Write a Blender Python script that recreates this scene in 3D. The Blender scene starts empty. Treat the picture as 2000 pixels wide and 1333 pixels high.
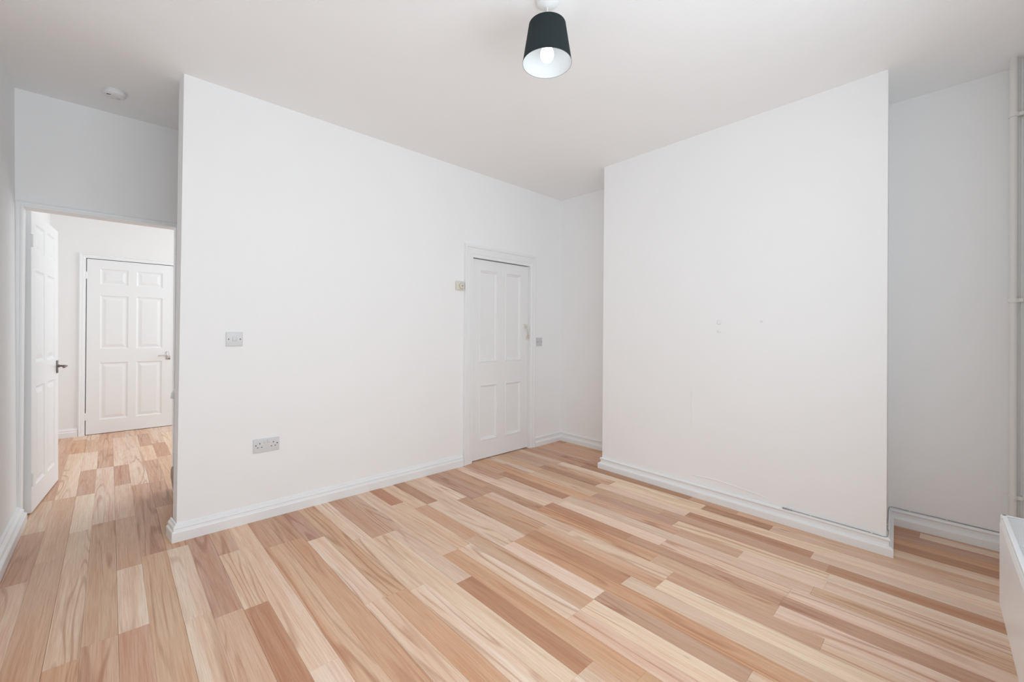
import bpy, bmesh, math, random
from mathutils import Vector, Matrix
random.seed(7)
S = bpy.context.scene
COL = S.collection

# ------------------------------------------------------------------ camera
YAW, PITCH, ROLL = math.radians(43.47), math.radians(0.17), math.radians(0.355)
fw = Vector((math.sin(YAW)*math.cos(PITCH), math.cos(YAW)*math.cos(PITCH), math.sin(PITCH)))
rt = Vector((math.cos(YAW), -math.sin(YAW), 0))
up = rt.cross(fw)
rt2 = math.cos(ROLL)*rt + math.sin(ROLL)*up
up2 = -math.sin(ROLL)*rt + math.cos(ROLL)*up
cam = bpy.data.cameras.new('camera')
cam.sensor_width = 36.0
cam.lens = 36.0*824.5/2000
cam.shift_y = -19.8/2000
cam.clip_start = 0.02
camo = bpy.data.objects.new('camera', cam)
COL.objects.link(camo)
M = Matrix((rt2, up2, -fw)).transposed().to_4x4()
M.translation = Vector((0, 0, 1.19))
camo.matrix_world = M
S.camera = camo

# ------------------------------------------------------------------ colour management, world, daylight
S.view_settings.view_transform = 'Standard'
S.view_settings.look = 'None'
S.view_settings.exposure = 0.0
S.view_settings.gamma = 1.0
S.view_settings.use_curve_mapping = False
S.cycles.use_denoising = True
S.cycles.max_bounces = 14
S.cycles.diffuse_bounces = 10
S.cycles.sample_clamp_indirect = 6.0

W = bpy.data.worlds.new('world'); S.world = W; W.use_nodes = True
bg = W.node_tree.nodes['Background']
bg.inputs[0].default_value = (0.80, 0.88, 1.0, 1)
bg.inputs[1].default_value = 1.0

def area(name, loc, direction, sx, sy, power, col):
    l = bpy.data.lights.new(name, 'AREA'); l.shape = 'RECTANGLE'; l.size = sx; l.size_y = sy
    l.energy = power; l.color = col
    o = bpy.data.objects.new(name, l); COL.objects.link(o); o.location = loc
    o.rotation_euler = Vector(direction).to_track_quat('-Z', 'Y').to_euler()
    return o
# daylight entering by the window behind the camera; then an unseen light added to brighten the hall
area('window_daylight', (0.86, -0.304, 1.52), (-0.031, 1, 0.16), 2.28, 1.60, 31, (0.842, 0.948, 1.0))
area('hall_fill', (2.3, 5.4, 1.6), (-1, 0.1, 0), 1.6, 1.8, 33, (0.90, 0.96, 1.0))

# ------------------------------------------------------------------ materials
def mat(name, col, rough=0.5, metal=0.0, bump=None, spec=0.5):
    m = bpy.data.materials.new(name); m.use_nodes = True
    nt = m.node_tree; b = nt.nodes['Principled BSDF']
    b.inputs['Base Color'].default_value = (*col, 1); b.inputs['Roughness'].default_value = rough
    b.inputs['Metallic'].default_value = metal; b.inputs['Specular IOR Level'].default_value = spec
    if bump:
        tc = nt.nodes.new('ShaderNodeTexCoord')
        n1 = nt.nodes.new('ShaderNodeTexNoise'); n1.inputs['Scale'].default_value = bump[0]; n1.inputs['Detail'].default_value = 4
        bp = nt.nodes.new('ShaderNodeBump'); bp.inputs['Strength'].default_value = bump[1]; bp.inputs['Distance'].default_value = bump[2]
        nt.links.new(tc.outputs['Object'], n1.inputs['Vector']); nt.links.new(n1.outputs[0], bp.inputs['Height'])
        nt.links.new(bp.outputs[0], b.inputs['Normal'])
        if len(bump) > 3:   # faint unevenness of the paint itself
            mx = nt.nodes.new('ShaderNodeMix'); mx.data_type = 'RGBA'
            n2 = nt.nodes.new('ShaderNodeTexNoise'); n2.inputs['Scale'].default_value = 1.3; n2.inputs['Detail'].default_value = 5
            nt.links.new(tc.outputs['Object'], n2.inputs['Vector'])
            mx.inputs[6].default_value = (*[c*(1-bump[3]) for c in col], 1); mx.inputs[7].default_value = (*col, 1)
            nt.links.new(n2.outputs[0], mx.inputs[0]); nt.links.new(mx.outputs[2], b.inputs['Base Color'])
    return m
PAINT = mat('matt_white_wall_paint', (0.925, 0.930, 0.934), 0.75, bump=(3.0, 0.25, 0.02, 0.03), spec=0.25)
PAINT2 = mat('smooth_white_wall_paint', (0.925, 0.930, 0.934), 0.75, spec=0.25)
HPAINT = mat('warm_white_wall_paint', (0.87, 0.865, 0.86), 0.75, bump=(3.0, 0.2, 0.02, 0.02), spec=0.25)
CEIL = mat('white_ceiling_paint', (0.925, 0.932, 0.938), 0.85, bump=(2.0, 0.3, 0.02, 0.03), spec=0.2)
GLOSS = mat('white_gloss_paint', (0.87, 0.885, 0.895), 0.32, bump=(14.0, 0.08, 0.004))
DOORP = mat('white_satin_door_paint', (0.86, 0.868, 0.872), 0.40, bump=(9.0, 0.08, 0.004))
PLASTIC = mat('white_moulded_plastic', (0.80, 0.80, 0.80), 0.35)
SWP = mat('aged_white_switch_plastic', (0.70, 0.71, 0.72), 0.35)
PLASTIC2 = mat('greyish_white_plastic', (0.62, 0.63, 0.65), 0.4)
CREAM = mat('cream_plastic', (0.74, 0.73, 0.64), 0.4)
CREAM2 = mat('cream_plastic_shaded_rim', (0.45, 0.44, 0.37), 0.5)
DARK = mat('dark_slot', (0.03, 0.03, 0.03), 0.6)
CHROME = mat('polished_chrome', (0.72, 0.71, 0.70), 0.16, metal=1.0)
STEELD = mat('aged_dark_steel', (0.20, 0.17, 0.16), 0.32, metal=1.0)
PIPE = mat('white_painted_copper_pipe', (0.80, 0.79, 0.77), 0.4, bump=(20, 0.1, 0.003))
RADM = mat('white_enamelled_steel', (0.85, 0.855, 0.86), 0.28)
CABLE = mat('white_pvc_flex', (0.80, 0.80, 0.79), 0.4)
CABLE_SHADOW = mat('pvc_cable_shadow_grey', (0.36, 0.36, 0.37), 0.5)  # white cable darkened to grey, standing in for the shadow gap under it
GREYC = mat('grey_cable_joint', (0.32, 0.32, 0.33), 0.5)
CARPET = mat('beige_carpet_pile', (0.46, 0.38, 0.31), 0.95, bump=(180, 0.6, 0.006), spec=0.1)
SUBF = mat('brown_underlay', (0.22, 0.14, 0.095), 0.9)
THRESH = mat('aluminium_threshold', (0.6, 0.6, 0.6), 0.3, metal=1.0)

def shade_mat():
    m = mat('charcoal_shade_fabric', (0.018, 0.026, 0.030), 0.85, bump=(220, 0.3, 0.002))
    nt = m.node_tree; b = nt.nodes['Principled BSDF']; out = nt.nodes['Material Output']
    tr = nt.nodes.new('ShaderNodeBsdfTranslucent'); tr.inputs[0].default_value = (0.52, 0.57, 0.58, 1)
    mx = nt.nodes.new('ShaderNodeMixShader'); mx.inputs[0].default_value = 0.40
    nt.links.new(b.outputs[0], mx.inputs[1]); nt.links.new(tr.outputs[0], mx.inputs[2]); nt.links.new(mx.outputs[0], out.inputs[0])
    return m
SHADE = shade_mat()
LINING = mat('white_shade_lining', (0.89, 0.905, 0.91), 0.6)
def _thin(m, f, col):
    nt = m.node_tree; b = nt.nodes['Principled BSDF']; out = nt.nodes['Material Output']
    tr = nt.nodes.new('ShaderNodeBsdfTranslucent'); tr.inputs[0].default_value = (*col, 1)
    mx = nt.nodes.new('ShaderNodeMixShader'); mx.inputs[0].default_value = f
    nt.links.new(b.outputs[0], mx.inputs[1]); nt.links.new(tr.outputs[0], mx.inputs[2]); nt.links.new(mx.outputs[0], out.inputs[0])
_thin(LINING, 0.36, (0.95, 0.96, 0.97))
def emit(name, col, s):
    m = bpy.data.materials.new(name); m.use_nodes = True; nt = m.node_tree
    e = nt.nodes.new('ShaderNodeEmission'); e.inputs[0].default_value = (*col, 1); e.inputs[1].default_value = s
    nt.links.new(e.outputs[0], nt.nodes['Material Output'].inputs[0]); return m
BULB = emit('lit_frosted_bulb', (0.94, 0.98, 1.0), 4.2)

def wood_mat():
    m = bpy.data.materials.new('oak_laminate'); m.use_nodes = True
    nt = m.node_tree; N = nt.nodes; L = nt.links; b = N['Principled BSDF']
    oi = N.new('ShaderNodeObjectInfo'); tc = N.new('ShaderNodeTexCoord')
    off = N.new('ShaderNodeVectorMath'); off.operation = 'MULTIPLY_ADD'
    comb = N.new('ShaderNodeCombineXYZ')
    for i in range(3): L.new(oi.outputs['Random'], comb.inputs[i])
    L.new(comb.outputs[0], off.inputs[0]); off.inputs[1].default_value = (53, 91, 37)
    L.new(tc.outputs['Object'], off.inputs[2])
    def noise(sx, sy, detail, rough=0.5, dist=0.0, src=None):
        mp = N.new('ShaderNodeMapping'); mp.inputs['Scale'].default_value = (sx, sy, 1)
        L.new((src or off).outputs[0], mp.inputs['Vector'])
        n = N.new('ShaderNodeTexNoise'); n.inputs['Scale'].default_value = 1; n.inputs['Detail'].default_value = detail
        n.inputs['Roughness'].default_value = rough; n.inputs['Distortion'].default_value = dist
        L.new(mp.outputs[0], n.inputs['Vector']); return n.outputs[0]
    def math_(op, a, c=None, v=None, clamp=False):
        n = N.new('ShaderNodeMath'); n.operation = op; n.use_clamp = clamp
        L.new(a, n.inputs[0])
        if c is not None: L.new(c, n.inputs[1])
        if v is not None: n.inputs[1].default_value = v
        return n.outputs[0]
    def ramp(a, lo, hi):
        n = N.new('ShaderNodeMapRange'); n.inputs[1].default_value = lo; n.inputs[2].default_value = hi
        L.new(a, n.inputs[0]); return n.outputs[0]
    def mix(fac, A, Bcol, blend='MIX'):
        n = N.new('ShaderNodeMix'); n.data_type = 'RGBA'; n.blend_type = blend
        L.new(fac, n.inputs[0])
        if isinstance(A, tuple): n.inputs[6].default_value = (*A, 1)
        else: L.new(A, n.inputs[6])
        if isinstance(Bcol, tuple): n.inputs[7].default_value = (*Bcol, 1)
        else: L.new(Bcol, n.inputs[7])
        return n.outputs[2]
    rings = noise(10, 0.62, 1.2, 0.45, 0.12)
    rs = math_('SINE', math_('MULTIPLY', rings, v=62))
    rs = ramp(rs, 0.35, 1.0)
    ringmask = ramp(noise(7, 0.7, 1), 0.47, 0.60)
    rings_f = math_('MULTIPLY', math_('MULTIPLY', rs, ringmask), v=0.60)
    fibre = ramp(noise(230, 5.0, 4, 0.7), 0.40, 0.68)
    fibre_f = math_('MULTIPLY', fibre, v=0.62)
    streak = ramp(noise(26, 0.9, 3, 0.6, 0.4), 0.42, 0.72)
    streak_f = math_('MULTIPLY', streak, v=0.62)
    broad = ramp(noise(11, 0.55, 2, 0.5), 0.40, 0.68)
    broad_f = math_('MULTIPLY', broad, v=0.45)
    c0 = oi.outputs['Color']
    c1 = mix(broad_f, c0, (0.94, 0.79, 0.66), 'MULTIPLY')
    nd = N.new('ShaderNodeMix'); nd.data_type = 'RGBA'; nd.blend_type = 'MULTIPLY'
    c2 = mix(streak_f, c1, (0.84, 0.62, 0.50), 'MULTIPLY')
    c3 = mix(fibre_f, c2, (0.74, 0.62, 0.54), 'MULTIPLY')
    c4 = mix(rings_f, c3, (0.62, 0.45, 0.36), 'MULTIPLY')
    # rare small dark knots
    vm = N.new('ShaderNodeMapping'); vm.inputs['Scale'].default_value = (4.2, 1.7, 1)
    L.new(off.outputs[0], vm.inputs['Vector'])
    vo = N.new('ShaderNodeTexVoronoi'); vo.inputs['Scale'].default_value = 1
    L.new(vm.outputs[0], vo.inputs['Vector'])
    kn = math_('MULTIPLY', ramp(vo.outputs['Distance'], 0.045, 0.015), ramp(noise(2, 1.2, 0), 0.56, 0.60))
    kn = math_('MULTIPLY', kn, v=0.7)
    c5 = mix(kn, c4, (0.16, 0.10, 0.07))
    L.new(c5, b.inputs['Base Color'])
    rr = N.new('ShaderNodeMapRange'); rr.inputs[3].default_value = 0.36; rr.inputs[4].default_value = 0.50
    L.new(fibre, rr.inputs[0]); L.new(rr.outputs[0], b.inputs['Roughness'])
    b.inputs['Specular IOR Level'].default_value = 0.42
    bp = N.new('ShaderNodeBump'); bp.inputs['Strength'].default_value = 0.12; bp.inputs['Distance'].default_value = 0.0012; bp.invert = True
    L.new(fibre, bp.inputs['Height']); L.new(bp.outputs[0], b.inputs['Normal'])
    return m
WOOD = wood_mat()

# ------------------------------------------------------------------ helpers
def link(name, bm, m, parent=None, smooth=False, at=None):
    bmesh.ops.recalc_face_normals(bm, faces=bm.faces)
    me = bpy.data.meshes.new(name); bm.to_mesh(me); bm.free()
    for k in (m if isinstance(m, (list, tuple)) else [m]): me.materials.append(k)
    if smooth:
        for p in me.polygons: p.use_smooth = True
        me.set_sharp_from_angle(angle=math.radians(38))
    o = bpy.data.objects.new(name, me); COL.objects.link(o)
    if at is not None: o.location = at
    if parent: o.parent = parent
    return o
def box(bm, x0, x1, y0, y1, z0, z1, bev=0.0, seg=2):
    r = bmesh.ops.create_cube(bm, size=1)
    vs = r['verts']
    for v in vs:
        v.co = Vector((x0+(v.co.x+.5)*(x1-x0), y0+(v.co.y+.5)*(y1-y0), z0+(v.co.z+.5)*(z1-z0)))
    if bev:
        es = list({e for v in vs for e in v.link_edges})
        bmesh.ops.bevel(bm, geom=es, offset=bev, segments=seg, profile=0.5, affect='EDGES')
    return vs
def hexa(bm, b4, t4):
    vb = [bm.verts.new(p) for p in b4]; vt = [bm.verts.new(p) for p in t4]
    bm.faces.new(vb[::-1]); bm.faces.new(vt)
    for i in range(4): bm.faces.new((vb[i], vb[(i+1) % 4], vt[(i+1) % 4], vt[i]))
def prism(bm, poly, z0, z1):
    vb = [bm.verts.new((x, y, z0)) for x, y in poly]; vt = [bm.verts.new((x, y, z1)) for x, y in poly]
    bm.faces.new(vb[::-1]); bm.faces.new(vt); n = len(poly)
    for i in range(n): bm.faces.new((vb[i], vb[(i+1) % n], vt[(i+1) % n], vt[i]))
def cyl(bm, p0, p1, r0, r1=None, seg=24, caps=True):
    p0 = Vector(p0); p1 = Vector(p1); r1 = r0 if r1 is None else r1
    d = (p1-p0).normalized(); a = d.orthogonal().normalized(); b = d.cross(a)
    A = []; Bv = []
    for i in range(seg):
        t = 2*math.pi*i/seg; u = a*math.cos(t)+b*math.sin(t)
        A.append(bm.verts.new(p0+u*r0)); Bv.append(bm.verts.new(p1+u*r1))
    for i in range(seg): bm.faces.new((A[i], A[(i+1) % seg], Bv[(i+1) % seg], Bv[i]))
    if caps: bm.faces.new(A[::-1]); bm.faces.new(Bv)
def lathe(bm, prof, seg=48, close=False, c=(0, 0, 0), ax='Z', sgn=1):
    rings = []
    for r, z in prof:
        ring = []
        for i in range(seg):
            t = 2*math.pi*i/seg
            if ax == 'Z': p = (c[0]+r*math.cos(t), c[1]+r*math.sin(t), c[2]+z)
            else: p = (c[0]+r*math.cos(t), c[1]+sgn*z, c[2]+r*math.sin(t))
            ring.append(bm.verts.new(p))
        rings.append(ring)
    m = len(rings)
    for j in range(m if close else m-1):
        A = rings[j]; Bv = rings[(j+1) % m]
        for i in range(seg): bm.faces.new((A[i], A[(i+1) % seg], Bv[(i+1) % seg], Bv[i]))
    if not close:
        if prof[0][0] > 1e-5: bm.faces.new(rings[0][::-1])
        if prof[-1][0] > 1e-5: bm.faces.new(rings[-1])
    bmesh.ops.remove_doubles(bm, verts=bm.verts, dist=1e-6)
def tube(bm, pts, r, seg=8):
    pts = [Vector(p) for p in pts]; prev = None; n = len(pts); a = None
    for i, p in enumerate(pts):
        d = (pts[min(i+1, n-1)]-pts[max(i-1, 0)]).normalized()
        if a is None: a = d.orthogonal().normalized()
        a = (a-d*a.dot(d)).normalized(); b = d.cross(a)
        ring = [bm.verts.new(p+(a*math.cos(2*math.pi*k/seg)+b*math.sin(2*math.pi*k/seg))*r) for k in range(seg)]
        if prev:
            for k in range(seg): bm.faces.new((prev[k], prev[(k+1) % seg], ring[(k+1) % seg], ring[k]))
        else: bm.faces.new(ring[::-1])
        prev = ring
    bm.faces.new(prev)
def struct(o): o['kind'] = 'structure'; return o
def tag(o, label, cat, group=None):
    o['label'] = label; o['category'] = cat
    if group: o['group'] = group
    return o
def empty(name, loc, rz=0.0, parent=None):
    o = bpy.data.objects.new(name, None); o.empty_display_size = 0.05; COL.objects.link(o)
    o.location = loc; o.rotation_euler = (0, 0, rz)
    if parent: o.parent = parent
    return o
H = 2.65

# ------------------------------------------------------------------ floor: underlay and planks
bm = bmesh.new(); box(bm, -0.75, 3.9, -0.75, 6.95, -0.06, -0.0088)
floor = struct(link('floor', bm, SUBF))
def bX(k, Y):
    return (0.0268349 + 0.09617635*k + 0.00058753*Y + 0.000735183*k*Y - 0.00517745*(k % 2)
            - 4.25207e-05*k*k - 0.00039304*Y*Y)
# colours of the printed boards: L pale, l pale pinkish, M tan, O orange tan, P pinkish brown, D dark red brown
PC = {'L': (0.890, 0.725, 0.580), 'l': (0.830, 0.640, 0.500), 'M': (0.725, 0.500, 0.355), 'O': (0.720, 0.460, 0.295),
      'P': (0.640, 0.415, 0.295), 'D': (0.560, 0.325, 0.205)}
R = {
 -6: [-.4, 'M', 4], -5: [-.4, 'l', 2.4, 'P', 4.0, 'M', 6.75],
 -4: [-.4, 'l', 1.7, 'l', 3.013, 'P', 3.70, 'l', 4.32, 'M', 5.84, 'M', 6.75],
 -3: [-.4, 'M', 1.6, 'M', 3.2, 'M', 4.32, 'L', 5.80, 'O', 6.50, 'L', 6.75],
 -2: [-.4, 'M', 1.2, 'O', 2.182, 'l', 3.554, 'L', 4.31, 'P', 5.05, 'L', 5.772, 'M', 6.42, 'L', 6.75],
 -1: [-.4, 'P', 1.3, 'M', 2.248, 'M', 3.615, 'L', 5.05, 'M', 5.80, 'M', 6.75],
 0: [-.4, 'M', .9, 'P', 2.25, 'L', 2.85, 'M', 3.62, 'l', 4.404, 'P', 5.045, 'L', 5.67, 'l', 6.36, 'M', 6.75],
 1: [-.4, 'L', 1.5, 'M', 2.936, 'P', 4.327, 'L', 5.7, 'L', 6.35, 'l', 6.75],
 2: [-.4, 'P', 1.0, 'L', 2.167, 'L', 2.932, 'M', 3.69, 'P', 4.31, 'P', 5.07, 'l', 5.72, 'P', 6.40, 'M', 6.75],
 3: [-.4, 'l', 1.2, 'M', 2.105, 'P', 3.69, 'M', 4.26, 'M', 5.15, 'P', 5.79, 'L', 6.75],
 4: [-.4, 'L', 1.25, 'D', 2.085, 'L', 2.675, 'M', 3.6, 'P', 4.9, 'L', 6.35, 'l', 6.75],
 5: [-.4, 'M', .95, 'L', 1.55, 'l', 3.05, 'M', 4.6, 'L', 6.75],
 6: [-.4, 'P', 1.0, 'M', 2.594, 'P', 3.1, 'M', 5, 'M', 6.75],
 7: [-.4, 'M', .8, 'O', 2.592, 'P', 3.1, 'M', 6.75],
 8: [-.4, 'M', .7, 'l', 1.767, 'L', 2.521, 'P', 3.1],
 9: [-.4, 'M', .55, 'O', 1.755, 'M', 3.1],
 10: [-.4, 'l', .6, 'L', 1.725, 'l', 2.361, 'L', 3.1],
 11: [-.4, 'P', .3, 'L', .905, 'l', 2.31, 'P', 3.1],
 12: [-.4, 'l', .25, 'l', .905, 'D', 1.625, 'l', 2.31, 'M', 3.1],
 13: [-.4, 'O', .75, 'O', 1.879, 'L', 3.1],
 14: [-.4, 'L', .45, 'l', 1.111, 'L', 1.879, 'l', 2.652, 'D', 3.1],
 15: [-.4, 'L', .40, 'L', 1.112, 'M', 1.93, 'O', 2.508, 'l', 3.1],
 16: [-.4, 'L', .494, 'P', 1.115, 'L', 1.731, 'L', 2.51, 'D', 3.1],
 17: [-.4, 'P', .30, 'O', 1.735, 'L', 2.51, 'l', 3.1],
 18: [-.4, 'M', .15, 'l', 1.095, 'D', 1.742, 'P', 2.431, 'L', 3.1],
 19: [-.4, 'L', .15, 'L', .968, 'M', 1.742, 'M', 2.37, 'P', 3.1],
 20: [-.4, 'L', .354, 'P', .969, 'L', 1.59, 'l', 2.374, 'P', 3.1],
 21: [-.4, 'L', .532, 'M', 1.10, 'O', 1.941, 'P', 2.50, 'M', 3.1],
 22: [-.4, 'P', .536, 'P', 1.312, 'D', 1.946, 'L', 2.551, 'L', 3.1],
 23: [-.4, 'L', .53, 'l', 1.148, 'L', 1.90, 'l', 2.551, 'P', 3.1],
 24: [-.4, 'M', .461, 'L', 1.149, 'l', 1.936, 'D', 2.65, 'M', 3.1],
 25: [-.4, 'l', .427, 'L', .80, 'M', 1.149, 'M', 1.834, 'O', 3.1],
 26: [-.4, 'L', .433, 'L', 1.211, 'P', 1.83, 'l', 2.475, 'L', 3.12],
 27: [-.4, 'D', .45, 'P', 1.35, 'M', 2.475, 'M', 3.12],
 28: [-.4, 'l', .535, 'D', 1.22, 'l', 1.932, 'D', 2.54, 'M', 3.12],
 29: [-.4, 'L', 1.872, 'M', 2.54, 'M', 3.12],
 30: [-.4, 'l', .78, 'D', 1.192, 'L', 1.876, 'L', 2.485, 'l', 3.12],
 31: [-.4, 'M', 1.0, 'M', 1.32, 'D', 2.30, 'P', 3.12],
 32: [-.4, 'L', .40, None, 2.05, 'D', 2.62, 'P', 3.12],
 33: [-.4, 'D', .40, None, 2.05, 'M', 3.12],
 34: [-.4, 'O', .40, None, 2.05, 'O', 3.12],
 35: [-.4, 'P', .40, None, 2.05, 'M', 3.12],
 36: [-.4, 'L', .150, 'P', .40, None, 2.05, 'O', 2.90, 'D', 3.12],
 37: [-.4, 'M', .40, None, 2.05, 'P', 3.12],
}
G = 0.0002
for k, row in sorted(R.items()):
    for i in range(0, len(row)-2, 2):
        y0, c, y1 = row[i], row[i+1], row[i+2]
        if c is None: continue
        y0 += G; y1 -= G
        gl = 0.0003 if k % 2 == 0 else 0.00015
        gr = 0.00015 if k % 2 == 0 else 0.0003
        g0 = .0035 if (k, i) == (30, 0) else gr      # an opened joint by the alcove
        q = [(bX(k, y0)+gl, y0), (bX(k+1, y0)-g0, y0), (bX(k+1, y1)-gr, y1), (bX(k, y1)+gl, y1)]
        cx = sum(p[0] for p in q)/4; cy = (y0+y1)/2
        bm = bmesh.new(); ch = 0.0004
        b4 = [bm.verts.new((x-cx, y-cy, -.0085)) for x, y in q]
        m4 = [bm.verts.new((x-cx, y-cy, -ch)) for x, y in q]
        sg = [(1, 1), (-1, 1), (-1, -1), (1, -1)]
        t4 = [bm.verts.new((x-cx+ch*s[0], y-cy+ch*s[1], 0)) for (x, y), s in zip(q, sg)]
        bm.faces.new(t4)
        for a, b in ((b4, m4), (m4, t4)):
            for j in range(4): bm.faces.new((a[j], a[(j+1) % 4], b[(j+1) % 4], b[j]))
        o = link('plank', bm, WOOD, floor, at=(cx, cy, 0))
        f = random.uniform(0.93, 1.06); base = PC[c]
        o.color = (base[0]*f, base[1]*f*random.uniform(.98, 1.02), base[2]*f*random.uniform(.96, 1.04), 1)

# ------------------------------------------------------------------ ceiling
bm = bmesh.new(); box(bm, -0.75, 3.9, -0.75, 6.95, H, H+.12)
struct(link('ceiling', bm, CEIL))

# ------------------------------------------------------------------ walls
SK = lambda z: 0.05*(1-z/2.65)          # the doorway wall leans a little
# left wall
bm = bmesh.new()
hexa(bm, [(-.62, -.70, 0), (-.415, -.70, 0), (-.415, 4.05, 0), (-.62, 4.05, 0)],
         [(-.62, -.70, H), (-.437, -.70, H), (-.437, 4.05, H), (-.62, 4.05, H)])
struct(link('wall_left', bm, PAINT))
# middle wall with cupboard doorway
DX0, DX1, DZ = 2.372, 3.118, 1.872
bm = bmesh.new()
hexa(bm, [(.272, 3.03, 0), (DX0, 3.03, 0), (DX0, 3.15, 0), (.2655, 3.15, 0)],
         [(.289, 3.03, H), (DX0, 3.03, H), (DX0, 3.15, H), (.2785, 3.15, H)])
box(bm, DX0, DX1, 3.03, 3.15, DZ, H)
box(bm, DX1, 3.75, 3.03, 3.15, 0, H)
struct(link('wall_middle', bm, PAINT))
# doorway wall (leaning)
OX0, OX1, OZ = -.400, .334, 1.942
bm = bmesh.new()
def lean(x0, x1, ya, yb, z0, z1, bmx):
    hexa(bmx, [(x0, ya+SK(z0), z0), (x1, ya+SK(z0), z0), (x1, yb, z0), (x0, yb, z0)],
              [(x0, ya+SK(z1), z1), (x1, ya+SK(z1), z1), (x1, yb, z1), (x0, yb, z1)])
lean(-.6, OX0, 3.925, 4.055, 0, H, bm); lean(OX0, OX1, 3.925, 4.055, OZ, H, bm); lean(OX1, 3.75, 3.925, 4.055, 0, H, bm)
struct(link('wall_doorway', bm, PAINT))
# hall walls
bm = bmesh.new(); box(bm, -.65, -.49, 4.05, 6.9, 0, H); struct(link('wall_hall_left', bm, HPAINT))
bm = bmesh.new()
HX0, HX1, HZ = -.215, .569, 1.996
box(bm, -.49, HX0, 6.72, 6.9, 0, H); box(bm, HX1, 2.6, 6.72, 6.9, 0, H); box(bm, HX0, HX1, 6.72, 6.9, HZ, H)
box(bm, HX0, HX1, 6.86, 6.9, 0, HZ)
struct(link('wall_hall_back', bm, HPAINT))
bm = bmesh.new(); box(bm, 2.6, 2.75, 4.05, 6.9, 0, H); struct(link('wall_hall_right', bm, HPAINT))
# alcove (right) wall
bm = bmesh.new(); prism(bm, [(3.622, 3.2), (3.57, -.3), (3.85, -.3), (3.85, 3.2)], 0, H)
struct(link('wall_right', bm, PAINT))
bm = bmesh.new(); box(bm, 3.62, 3.8, 3.1, 4.1, 0, H); struct(link('wall_stairwell', bm, PAINT))
# chimney breast
bm = bmesh.new(); hexa(bm, [(3.138, 2.146, 0), (3.050, .2622, 0), (3.66, .3070, 0), (3.66, 2.146, 0)],
         [(3.144, 2.146, H), (3.092, .2640, H), (3.66, .3080, H), (3.66, 2.146, H)])
struct(link('wall_chimney_breast', bm, PAINT))
wc = bpy.data.objects['wall_chimney_breast']
FILL = mat('filler_spot', (0.86, 0.87, 0.88), 0.8)
def on_chimney(y, z, off):   # point on the breast's leaning face
    f = (2.146-y)/(2.146-.263); xb = 3.138+(3.050-3.138)*f; xt = 3.144+(3.092-3.144)*f
    return xb+(xt-xb)*z/H-off
for y, z, rr in ((1.155, 1.268, .016), (1.155, 1.205, .011), (.885, 1.270, .008)):
    bm = bmesh.new(); x = on_chimney(y, z, 0); cyl(bm, (x+.002, y, z), (x-.0007, y, z), rr, rr*.8, seg=14); link('filler_spot', bm, FILL, wc, True)
bm = bmesh.new()
tube(bm, [(on_chimney(1.345+.004*math.sin(i*1.7), z, .0002), 1.345+.004*math.sin(i*1.7), z) for i, z in enumerate([.52+.03*q for q in range(10)])], .0022, 6)
link('plaster_ridge', bm, PAINT, wc, True)
bm = bmesh.new()
tube(bm, [(on_chimney(y, z, .0002), y, z) for y, z in ((1.34, .150), (1.20, .157), (1.05, .150), (.93, .138), (.86, .130))], .0024, 6)
link('plaster_ridge', bm, PAINT, wc, True)
# window wall with its opening (behind the camera)
WX0, WX1, WZ0, WZ1 = -.30, 2.02, .70, 2.34
def wy(x): return -.232-.031*(3.57-x)
bm = bmesh.new()
for x0, x1, z0, z1 in ((-.62, WX0, 0, H), (WX1, 3.7, 0, H), (WX0, WX1, 0, WZ0), (WX0, WX1, WZ1, H)):
    prism(bm, [(x0, wy(x0)), (x0, wy(x0)-.25), (x1, wy(x1)-.25), (x1, wy(x1))], z0, z1)
struct(link('wall_window', bm, PAINT2))
bm = bmesh.new()
y = wy(1.42)-.16
for a in ((WX0, WX0+.06, WZ0, WZ1), (WX1-.06, WX1, WZ0, WZ1), (WX0, WX1, WZ0, WZ0+.06), (WX0, WX1, WZ1-.06, WZ1),
          (.83, .89, WZ0, WZ1)):
    box(bm, a[0], a[1], y-.05, y, a[2], a[3], .004, 1)
win = struct(link('window_1', bm, GLOSS))
bm = bmesh.new(); box(bm, WX0-.04, WX1+.04, y, wy(1.42)+.03, WZ0-.03, WZ0+.002, .006)
link('window_sill', bm, GLOSS, win)

# ------------------------------------------------------------------ skirting boards
# profile: (distance from wall, height)
PR1 = [(0, 0), (.031, 0), (.031, .038), (.0300, .044), (.026, .048), (.0190, .0495), (.0125, .052), (.0110, .056), (.0110, .073),
       (.0120, .077), (.0165, .080), (.0180, .085), (.0155, .091), (.0080, .095), (0, .096)]
PR2 = [(0, 0), (.026, 0), (.026, .052), (.024, .057), (.018, .060), (.016, .068), (.019, .073), (.017, .080),
       (.009, .088), (.007, .096), (0, .099)]
def skirting(name, path, prof, sx=1.0, side=1, m=GLOSS):
    """path: plan points along the wall foot; side=1 puts the board on the left of the walking direction"""
    P = [Vector((p[0], p[1])) for p in path]; n = len(P); bm = bmesh.new(); rings = []
    for i, p in enumerate(P):
        ns = []
        for a, b in ((i-1, i), (i, i+1)):
            if a < 0 or b >= n: continue
            d = (P[b]-P[a]).normalized(); ns.append(Vector((-d.y, d.x))*side)
        nn = ns[0] if len(ns) == 1 else (ns[0]+ns[1])/(1+ns[0].dot(ns[1]))
        rings.append([bm.verts.new((p.x+nn.x*d*sx, p.y+nn.y*d*sx, z)) for d, z in prof])
    m_ = len(prof)
    for A, Bv in zip(rings, rings[1:]):
        for j in range(m_): bm.faces.new((A[j], A[(j+1) % m_], Bv[(j+1) % m_], Bv[j]))
    bm.faces.new(rings[0][::-1]); bm.faces.new(rings[-1])
    return struct(link(name, bm, m))
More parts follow.
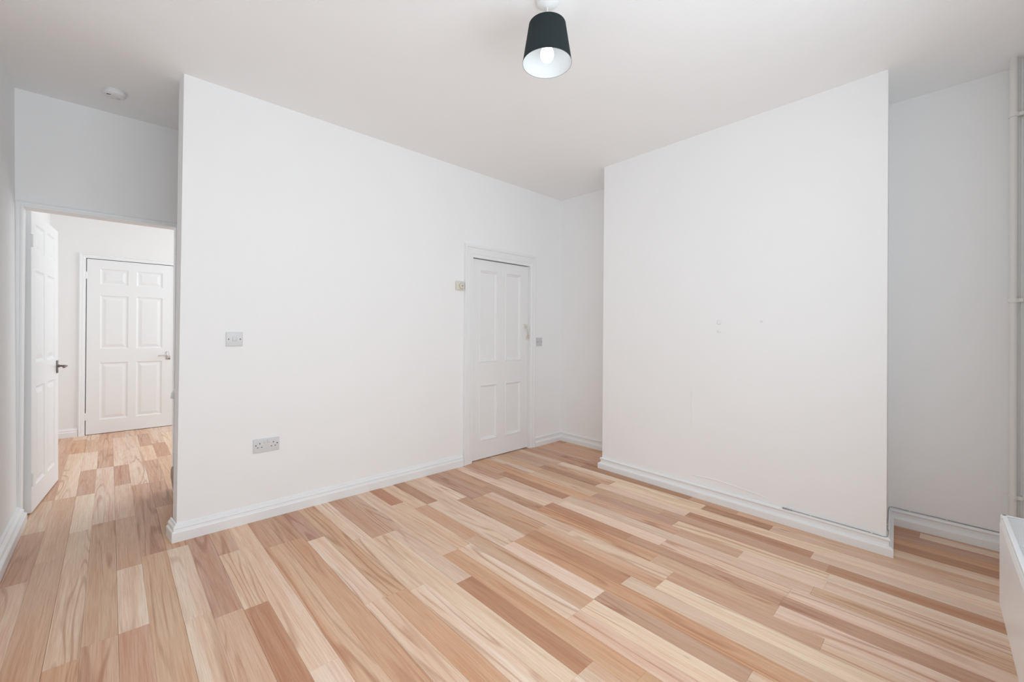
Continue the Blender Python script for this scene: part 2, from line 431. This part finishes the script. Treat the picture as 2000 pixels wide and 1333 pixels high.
skirting('baseboard_left', [(-.415, -.27), (-.415, 3.955)], PR2, 1.65, -1)
skirting('baseboard_middle', [(.2600, 3.150), (.2725, 3.03), (2.272, 3.03)], PR2, .98, -1)
skirting('baseboard_middle_corner', [(3.190, 3.03), (3.6195, 3.03), (3.606, 2.146)], PR1, .95, -1)
skirting('baseboard_chimney', [(3.40, 2.146), (3.138, 2.146), (3.050, .2622), (3.573, .3005)], PR1, .95, -1)
skirting('baseboard_alcove', [(3.5785, .300), (3.571, -.232)], PR1, .95, -1)
skirting('baseboard_hall', [(-.485, 6.72), (-.2690, 6.72)], PR2, .7, -1)

# ------------------------------------------------------------------ casings
def casing(name, x0, x1, zt, wl, wr, wt, y, th, parent=None, shear=False, steps=((0, 1.0), (.30, .72), (.62, .45)), m=GLOSS):
    """moulded architrave round an opening x0..x1, 0..zt, on the wall face y, standing th proud; steps: outer to inner"""
    bm = bmesh.new()
    prof = [(0, 0), (0, 1.0), (.20, 1.0), (.26, .72), (.34, .66), (.40, .70), (.72, .62), (.78, .48), (1.0, .44), (1.0, 0)]
    def corner(s, t, side):   # s: 0 outer .. 1 inner
        x = (x0-wl*(1-s)) if side == 0 else (x1+wr*(1-s))
        return x, zt+wt*(1-s)
    rings = []
    for stage in range(4):
        ring = []
        for s, t in prof:
            side = 0 if stage < 2 else 1
            x, z = corner(s, t, side)
            zz = 0.0 if stage in (0, 3) else z
            yy = y-th*t + (SK(zz) if shear else 0)
            ring.append(bm.verts.new((x, yy, zz)))
        rings.append(ring)
    n = len(prof)
    for A, Bv in zip(rings, rings[1:]):
        for j in range(n): bm.faces.new((A[j], A[(j+1) % n], Bv[(j+1) % n], Bv[j]))
    bm.faces.new(rings[0][::-1]); bm.faces.new(rings[-1])
    return link(name, bm, m, parent)
struct(casing('trim_1', OX0, OX1, OZ, .038, .026, .036, 3.925, .014, shear=True))

# ------------------------------------------------------------------ panelled doors
def panel_faces(bm, x0, x1, z0, z1, y, s, rings):
    """stepped panel: rings = [(inset, depth)...]; s=-1 front (towards -Y) s=+1 back"""
    prev = None
    for ins, dep in rings:
        q = [(x0+ins, z0+ins), (x1-ins, z0+ins), (x1-ins, z1-ins), (x0+ins, z1-ins)]
        vs = [bm.verts.new((a, y-s*dep, b)) for a, b in q]
        if prev:
            for j in range(4): bm.faces.new((prev[j], prev[(j+1) % 4], vs[(j+1) % 4], vs[j]))
        prev = vs
    bm.faces.new(prev)
def door(name, w, h, t, panels, rings, gap=.0, m=DOORP):
    """leaf with its hinge edge at x=0, front face at y=0 (facing -Y), back face at y=t"""
    xs = sorted({0.0, w, *[p[0] for p in panels], *[p[1] for p in panels]})
    zs = sorted({gap, h, *[p[2] for p in panels], *[p[3] for p in panels]})
    bm = bmesh.new(); cache = {}
    def V(x, y, z):
        key = (round(x, 5), round(y, 5), round(z, 5))
        if key not in cache: cache[key] = bm.verts.new((x, y, z))
        return cache[key]
    for i in range(len(xs)-1):
        for j in range(len(zs)-1):
            cx = (xs[i]+xs[i+1])/2; cz = (zs[j]+zs[j+1])/2
            if any(p[0] < cx < p[1] and p[2] < cz < p[3] for p in panels): continue
            for y in (0, t): bm.faces.new([V(xs[a], y, zs[b]) for a, b in ((i, j), (i+1, j), (i+1, j+1), (i, j+1))])
    for i in range(len(xs)-1):
        for z in (zs[0], zs[-1]): bm.faces.new([V(xs[i], 0, z), V(xs[i+1], 0, z), V(xs[i+1], t, z), V(xs[i], t, z)])
    for j in range(len(zs)-1):
        for x in (xs[0], xs[-1]): bm.faces.new([V(x, 0, zs[j]), V(x, 0, zs[j+1]), V(x, t, zs[j+1]), V(x, t, zs[j])])
    leaf = link(name, bm, m)
    for p in panels:
        bm = bmesh.new()
        panel_faces(bm, *p, 0, -1, rings); panel_faces(bm, *p, t, 1, rings)
        # close the rim between the two faces
        bmesh.ops.recalc_face_normals(bm, faces=bm.faces)
        link('door_panel', bm, m, leaf)
    return leaf
RAISED = [(0, 0), (.006, .005), (.016, .0085), (.022, .0085), (.026, .0075), (.050, .0015), (.054, .0015)]
SIX = lambda w: [(.109, .109+.238, 1.705, 1.885), (w-.109-.238, w-.109, 1.705, 1.885),
                 (.109, .109+.238, .970, 1.580), (w-.109-.238, w-.109, .970, 1.580),
                 (.109, .109+.238, .160, .812), (w-.109-.238, w-.109, .160, .812)]
def lever(parent, x, z, y, s, direction, m, plate_h=.098, plate_w=.040):
    """lever handle on a back plate; y face, s: -1 faces -Y, +1 faces +Y; direction of the lever along x"""
    bm = bmesh.new(); ys = sorted((y, y+s*.007)); box(bm, x-plate_w/2, x+plate_w/2, ys[0], ys[1], z-plate_h*.55, z+plate_h*.45, .002)
    o = link('handle_plate', bm, m, parent, True)
    bm = bmesh.new()
    cyl(bm, (x, y+s*.005, z), (x, y+s*.018, z), .012, .010)
    tube(bm, [(x, y+s*.012, z), (x, y+s*.040, z), (x+direction*.004, y+s*.050, z), (x+direction*.016, y+s*.055, z),
              (x+direction*.05, y+s*.056, z-.001), (x+direction*.085, y+s*.055, z-.003), (x+direction*.098, y+s*.052, z-.005)], .0075, 12)
    link('lever', bm, m, o, True)
def hinge(parent, x, z, y, m, L=.075):
    bm = bmesh.new(); cyl(bm, (x, y, z-L/2), (x, y, z+L/2), .0055, seg=12)
    for zz in (-L/2, L/2): cyl(bm, (x, y, z+zz-.003), (x, y, z+zz+.003), .0068, seg=12)
    box(bm, x, x+.014, y+.002, y+.006, z-L/2, z+L/2)
    link('hinge', bm, m, parent, True)

# door 1: open six-panel door in the doorway
d1 = door('door_1', .772, 1.957, .038, SIX(.772), RAISED, .009)
lever(d1, .772-.052, .905, 0, -1, -1, STEELD)
lever(d1, .772-.052, .905, .038, 1, -1, STEELD)
hinge(d1, .002, 1.76, -.004, DOORP); hinge(d1, .002, .22, -.004, DOORP)
a = math.atan2(4.856-4.087, -.297+.366)
d1.location = (-.3665, 4.087, 0); d1.rotation_euler = (-.0070, 0, a)
struct(d1)
# (front face -Y local turns to face +X)

# door 2: closed six-panel door at the far end of the hall
d2 = door('door_2', .766, 1.987, .040, SIX(.766), RAISED, .006)
d2.location = (-.207, 6.722, 0); struct(d2)
lever(d2, .766-.052, .880, 0, -1, -1, CHROME, .10, .042)
for z in (1.80, .21): hinge(d2, -.003, z, -.004, DOORP)
casing('door_frame', -.006, .774, 1.993, .052, .052, .048, -.002, .018, d2)

# door 3: low four-panel cupboard door in the middle wall
P4 = [(.095, .322, .905, 1.770), (.418, .640, .905, 1.770), (.100, .324, .172, .700), (.424, .642, .172, .700)]
MOULD = [(0, 0), (.003, -.004), (.009, -.005), (.013, .004), (.019, .004), (.022, .008), (.028, .014), (.032, .014)]
d3 = door('door_3', .738, 1.862, .036, P4, MOULD, .007)
d3.location = (2.376, 3.047, 0); struct(d3)
for z in (1.63, .22): hinge(d3, -.001, z, -.008, DOORP, .08)
casing('door_frame', -.003, .741, 1.868, .098, .070, .112, -.017, .026, d3)
# handle: slanting cranked pull on the closing stile
bm = bmesh.new()
hx, hz = .700, 1.255
box(bm, hx-.020, hx+.012, -.008, 0, hz-.030, hz+.018, .002)
tube(bm, [(hx-.004, -.004, hz), (hx-.004, -.032, hz+.002), (hx-.002, -.042, hz-.012), (hx+.008, -.044, hz-.055),
          (hx+.018, -.042, hz-.098), (hx+.020, -.034, hz-.110), (hx+.021, -.004, hz-.112)], .008, 10)
box(bm, hx+.008, hx+.032, -.007, 0, hz-.142, hz-.100, .002)
link('handle', bm, CREAM, d3, True)

# ------------------------------------------------------------------ stairs behind the middle wall
st = empty('staircase', (.30, 3.55, 0))
tag(st, 'carpeted staircase just showing behind the near end of the middle wall', 'stairs')
for i in range(5):
    bm = bmesh.new(); x0 = .03+.235*i; z0 = .198*i; z1 = .198*(i+1)
    prof = [(x0+.018, z0), (x0+.018, z1-.045), (x0+.004, z1-.040), (x0-.006, z1-.020), (x0-.002, z1-.004), (x0+.012, z1), (x0+.30, z1), (x0+.30, z0)]
    if i == 0: prof = [(x0+.006, .001), (x0-.004, .06), (x0-.012, .12), (x0-.012, .17), (x0-.006, .19), (x0+.012, .198), (x0+.30, .198), (x0+.30, .001)]
    va = [bm.verts.new((x, -.38, z)) for x, z in prof]; vb = [bm.verts.new((x, .395, z)) for x, z in prof]
    bm.faces.new(va); bm.faces.new(vb[::-1]); n = len(prof)
    for j in range(n): bm.faces.new((va[j], va[(j+1) % n], vb[(j+1) % n], vb[j]))
    link('step', bm, CARPET, st)
# white string board along the doorway wall
bm = bmesh.new(); prof = [(.030, .198), (.030, .295), (1.3, 1.37), (1.3, 1.18), (.30, .30)]
va = [bm.verts.new((x, .370, z)) for x, z in prof]; vb = [bm.verts.new((x, .392, z)) for x, z in prof]
bm.faces.new(va); bm.faces.new(vb[::-1])
for j in range(5): bm.faces.new((va[j], va[(j+1) % 5], vb[(j+1) % 5], vb[j]))
link('string_board', bm, GLOSS, st)
bm = bmesh.new()
hp = [(.026, .300, .70), (.030, .300, .735), (.060, .300, .775), (.3, .300, .985), (1.2, .300, 1.75)]
tube(bm, hp, .022, 14)
hr = link('handrail', bm, GLOSS, None, True, at=(.30, 3.55, 0)); tag(hr, 'white rounded handrail end peeping past the doorway edge above the stairs', 'handrail')
for q in (.25, .9):
    zz = .735+(q-.03)*.86
    bm = bmesh.new(); tube(bm, [(q, .300, zz-.02), (q, .33, zz-.05), (q, .390, zz-.055)], .006, 8); link('bracket', bm, GLOSS, hr, True)

# ------------------------------------------------------------------ pendant lamp
LX, LY = 1.3755, 1.2385
lp = empty('pendant_lamp', (LX, LY, 2.367))
tag(lp, 'ceiling pendant with a tapered charcoal shade, white inside, and a lit bulb', 'lamp')
bm = bmesh.new(); lathe(bm, [(.0, 0), (.046, 0), (.050, -.006), (.047, -.018), (.036, -.027), (.016, -.032), (.010, -.036), (0, -.036)], 40, c=(0, 0, H-2.367))
rose = link('ceiling_rose', bm, PLASTIC, lp, True)
bm = bmesh.new(); cyl(bm, (0, 0, H-2.367-.030), (0, 0, .135), .0032, seg=10); link('flex', bm, CABLE, lp, True)
hS = .168; rb, rtp = .1073, .0805; th = .0016
bm = bmesh.new(); lathe(bm, [(rb, 0), (rtp, hS), (rtp-.0008, hS), (rb-.0008, 0)], 72, close=True)
sh = link('lamp_shade', bm, SHADE, lp, True)
bm = bmesh.new(); lathe(bm, [(rb-.0010, .0006), (rtp-.0010, hS-.0006), (rtp-.0018, hS-.0006), (rb-.0018, .0006)], 72, close=True)
link('shade_lining', bm, LINING, sh, True)['label'] = 'white shade lining'
bm = bmesh.new()
lathe(bm, [(rtp-.0022, hS-.020), (rtp-.0022, hS-.016), (rtp-.006, hS-.016), (rtp-.006, hS-.020)], 48, close=True)
for k in range(3):
    t = 2*math.pi*k/3+.4; c_, s_ = math.cos(t), math.sin(t)
    cyl(bm, ((rtp-.004)*c_, (rtp-.004)*s_, hS-.018), (.018*c_, .018*s_, .118), .0016, seg=8)
lathe(bm, [(.0165, .114), (.0195, .114), (.0195, .119), (.0165, .119)], 32, close=True)
link('shade_carrier', bm, PLASTIC, sh, True)
bm = bmesh.new(); lathe(bm, [(0, .148), (.008, .148), (.013, .140), (.0155, .128), (.0155, .095), (.0140, .088), (0, .088)], 32)
link('lamp_holder', bm, PLASTIC, lp, True)
bm = bmesh.new()
lathe(bm, [(0, .006), (.010, .008), (.019, .0135), (.026, .023), (.0295, .036), (.0285, .049), (.024, .062), (.018, .074), (.0140, .084), (.0135, .090), (0, .090)], 40)
link('bulb', bm, BULB, lp, True)['label'] = 'lit frosted bulb'

# ------------------------------------------------------------------ smoke alarm
al = empty('smoke_alarm', (.004, 3.555, H))
tag(al, 'round white smoke alarm on the ceiling before the doorway', 'smoke alarm')
bm = bmesh.new(); lathe(bm, [(0, 0), (.047, 0), (.048, -.004), (.047, -.009), (0, -.009)], 48); link('base_plate', bm, PLASTIC, al, True)
bm = bmesh.new(); lathe(bm, [(0, -.009), (.051, -.009), (.053, -.014), (.052, -.021), (.046, -.029), (.034, -.033), (.016, -.0345), (0, -.0345)], 48)
link('cover', bm, PLASTIC, al, True)
bm = bmesh.new()
d = Vector((-.55, -.83)); 
vs = box(bm, -.010, .010, -.0022, .0022, -.0012, .0012)
o = link('vent_slot', bm, DARK, al, at=(-.027, -.020, -.0335)); o.rotation_euler = (0, 0, math.radians(-20))
bm = bmesh.new(); lathe(bm, [(0, .002), (.010, .002), (.011, -.001), (.009, -.003), (0, -.003)], 24); link('test_button', bm, PLASTIC2, al, True, at=(.016, .010, -.0335))

# ------------------------------------------------------------------ switches, sockets, thermostat
def plate(parent, name, w, h, m=SWP, t=.0095, bev=.003):
    bm = bmesh.new(); box(bm, -w/2, w/2, -t, 0, -h/2, h/2, bev, 3); return link(name, bm, m, parent, True)
def disc(parent, name, x, z, r, y, m, t=.0012):
    bm = bmesh.new(); cyl(bm, (x, y, z), (x, y-t, z), r, seg=16); return link(name, bm, m, parent, True)
sw = empty('light_switch', (.5415, 3.03, 1.137))
tag(sw, 'white single light switch high on the plain wall above the double socket', 'switch')
plate(sw, 'face_plate', .086, .086)
for x in (-.030, .030): disc(sw, 'screw', x, 0, .0032, -.0093, DARK)
bm = bmesh.new(); box(bm, -.0105, .0105, -.0125, -.009, -.0125, .0125, .0012); ro = link('rocker', bm, SWP, sw, True); ro.rotation_euler = (math.radians(3), 0, 0)
bm = bmesh.new(); box(bm, -.0125, .0125, -.0098, -.009, -.0145, .0145); link('rocker_surround', bm, PLASTIC2, sw)

so = empty('double_socket', (.7195, 3.03, .4625))
tag(so, 'white double three pin socket with two switches low on the wall', 'socket')
plate(so, 'face_plate', .147, .086)
for x in (-.060, .060): disc(so, 'screw', x, .004, .0034, -.0093, DARK)
for s in (-1, 1):
    cx = s*.0385
    for nm, x, z, w, h in (('pin_hole', cx, .014, .0042, .0085), ('pin_hole', cx-.011, -.010, .0068, .0042), ('pin_hole', cx+.011, -.010, .0068, .0042)):
        bm = bmesh.new(); box(bm, x-w/2, x+w/2, -.0101, -.0090, z-h/2, z+h/2); link(nm, bm, DARK, so)
    bm = bmesh.new(); box(bm, s*.0105-.0065, s*.0105+.0065, -.0130, -.009, .014, .034, .0012); r = link('rocker', bm, SWP, so, True)
    bm = bmesh.new(); box(bm, s*.0105-.0075, s*.0105+.0075, -.0099, -.009, .0125, .0350); link('rocker_surround', bm, PLASTIC2, so)

s2 = empty('switched_outlet', (3.262, 3.03, 1.090))
tag(s2, 'grey-white flex outlet plate between cupboard door and alcove corner', 'switch')
plate(s2, 'face_plate', .084, .086, PLASTIC2)
for x in (-.031, .031): disc(s2, 'screw', x, 0, .0034, -.0093, DARK)
disc(s2, 'centre_boss', 0, 0, .011, -.0090, PLASTIC2, .003)

ts = empty('thermostat', (2.224, 3.03, 1.598))
tag(ts, 'cream room thermostat with a round dial beside the cupboard door frame', 'thermostat')
bm = bmesh.new(); box(bm, -.041, .041, -.026, 0, -.039, .039, .004, 3); link('case', bm, CREAM, ts, True)
bm = bmesh.new(); lathe(bm, [(0, 0), (.0275, 0), (.0275, .0025), (0, .0025)], 40, c=(.010, -.026, -.003), ax='Y', sgn=-1); link('dial_rim', bm, CREAM2, ts, True)
bm = bmesh.new(); lathe(bm, [(0, 0), (.0250, 0), (.0240, .008), (.0215, .010), (0, .0105)], 40, c=(.010, -.0275, -.003), ax='Y', sgn=-1); link('dial', bm, CREAM, ts, True)
bm = bmesh.new(); lathe(bm, [(0, 0), (.009, 0), (.0085, .003), (0, .0035)], 28, c=(.010, -.038, -.003), ax='Y', sgn=-1); link('dial_cap', bm, CREAM2, ts, True)

# ------------------------------------------------------------------ pipes in the corner
def pipe(name, x, y, r, z0, label, clips):
    bm = bmesh.new(); cyl(bm, (0, 0, z0), (0, 0, H), r, seg=24)
    p = link(name, bm, PIPE, None, True, at=(x, y, 0)); tag(p, label, 'pipe', None)
    for z in clips:
        bm = bmesh.new(); lathe(bm, [(r, -.010), (r+.0045, -.010), (r+.0045, .010), (r, .010)], 24, close=True, c=(0, 0, z))
        box(bm, -.006, .006, -r-.020, -r-.001, z-.009, z+.009, .001, 1)
        link('pipe_clip', bm, PIPE, p, True)
    return p
pipe('heating_pipe', 3.434, -.2015, .0145, .02, 'thicker white painted heating pipe running from ceiling to floor in the corner', (2.348, 1.373, .341))
pipe('heating_pipe', 3.463, -.2215, .0085, .02, 'thinner white painted pipe behind the thick one in the corner', (2.348, 1.373, .341))

# ------------------------------------------------------------------ radiator
ra = empty('radiator', (2.131, -.097, .30), math.radians(180+1.6))
# local: x runs away from the visible left end (towards -X world), -y is away from wall... built with front at local -y
tag(ra, 'white convector radiator with a slotted top grille at the lower right', 'radiator')
LEN, DEP, HT = 1.30, .098, .30
bm = bmesh.new()   # front: pressed panel with a sloped top edge, local front is +... front at y=0, wall side at y=DEP
prof = [(0.010, 0.002), (0.0, .010), (0.0, HT-.030), (.003, HT-.018), (.012, HT-.012), (.016, HT-.012), (.016, .002)]
va = [bm.verts.new((0.004, y, z)) for y, z in prof]; vb = [bm.verts.new((LEN-.004, y, z)) for y, z in prof]
bm.faces.new(va); bm.faces.new(vb[::-1]); n = len(prof)
for j in range(n): bm.faces.new((va[j], va[(j+1) % n], vb[(j+1) % n], vb[j]))
link('front_panel', bm, RADM, ra)
bm = bmesh.new(); box(bm, .004, LEN-.004, DEP-.016, DEP-.002, 0.002, HT-.012, .002, 1); link('rear_panel', bm, RADM, ra)
for x0, x1 in ((0, .004), (LEN-.004, LEN)):
    bm = bmesh.new(); box(bm, x0, x1, .002, DEP, .006, HT-.002, .0008, 1); link('side_cover', bm, RADM, ra)
bm = bmesh.new()
box(bm, 0, LEN, .004, .016, HT-.010, HT, .002, 2); box(bm, 0, LEN, DEP-.010, DEP, HT-.010, HT+.003, .002, 2)
box(bm, 0, .010, .004, DEP, HT-.010, HT, .001, 1); box(bm, LEN-.010, LEN, .004, DEP, HT-.010, HT, .001, 1)
gr = link('top_grille', bm, RADM, ra)
bm = bmesh.new(); x = .016
while x < LEN-.012:
    box(bm, x, x+.0052, .015, DEP-.009, HT-.007, HT-.003); x += .0095
box(bm, .01, LEN-.01, .045, .055, HT-.010, HT-.006)
sl = link('grille_slat', bm, RADM, gr); sl['kind'] = 'stuff'
bm = bmesh.new()
x = .03
while x < LEN-.03:
    box(bm, x, x+.012, .018, DEP-.018, .02, HT-.03); x += .03
fn = link('convector_fin', bm, RADM, ra); fn['kind'] = 'stuff'
# wall brackets
for x in (.25, LEN-.25):
    bm = bmesh.new(); box(bm, x-.015, x+.015, DEP-.004, DEP+.030, .06, .24, .001, 1); link('bracket', bm, RADM, ra)

# ------------------------------------------------------------------ telephone cable tacked along the skirting
def along(a, b, n):
    a = Vector(a); b = Vector(b); return [a.lerp(b, i/n) for i in range(n+1)]
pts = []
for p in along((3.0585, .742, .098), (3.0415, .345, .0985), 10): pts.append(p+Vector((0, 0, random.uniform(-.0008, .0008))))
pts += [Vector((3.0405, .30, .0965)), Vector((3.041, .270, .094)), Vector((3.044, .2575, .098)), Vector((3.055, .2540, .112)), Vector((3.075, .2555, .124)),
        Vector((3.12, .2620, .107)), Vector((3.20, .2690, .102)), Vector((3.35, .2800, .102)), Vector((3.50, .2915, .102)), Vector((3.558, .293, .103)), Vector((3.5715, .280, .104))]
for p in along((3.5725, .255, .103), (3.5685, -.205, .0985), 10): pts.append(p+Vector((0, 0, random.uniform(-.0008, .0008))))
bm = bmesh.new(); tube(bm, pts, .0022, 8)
cb = link('telephone_cable', bm, CABLE_SHADOW, None, True); tag(cb, 'thin white cable, greyed for its shadow gap, with white clips along the top of the chimney and alcove skirting', 'cable')
def clip(x, y, z, ax):
    bm = bmesh.new(); d = (.0035, .004) if ax == 'Y' else (.004, .0035)
    box(bm, x-d[0], x+d[0], y-d[1], y+d[1], z-.0035, z+.0045, .001, 1); link('cable_clip', bm, CABLE, cb)
for y, z, x in ((.603, .0985, 3.0522), (.322, .0985, 3.0405)): clip(x, y, z, 'Y')
for y in (.20, .04, -.125): clip(3.5710, y, .102, 'Y')
clip(3.22, .2700, .102, 'X')
bm = bmesh.new(); cyl(bm, (3.0590, .752, .099), (3.0575, .715, .099), .0042, seg=12); cyl(bm, (3.0575, .712, .0985), (3.057, .700, .0985), .0034, seg=12)
link('cable_joint', bm, GREYC, cb, True)['label'] = 'grey crimped joint'
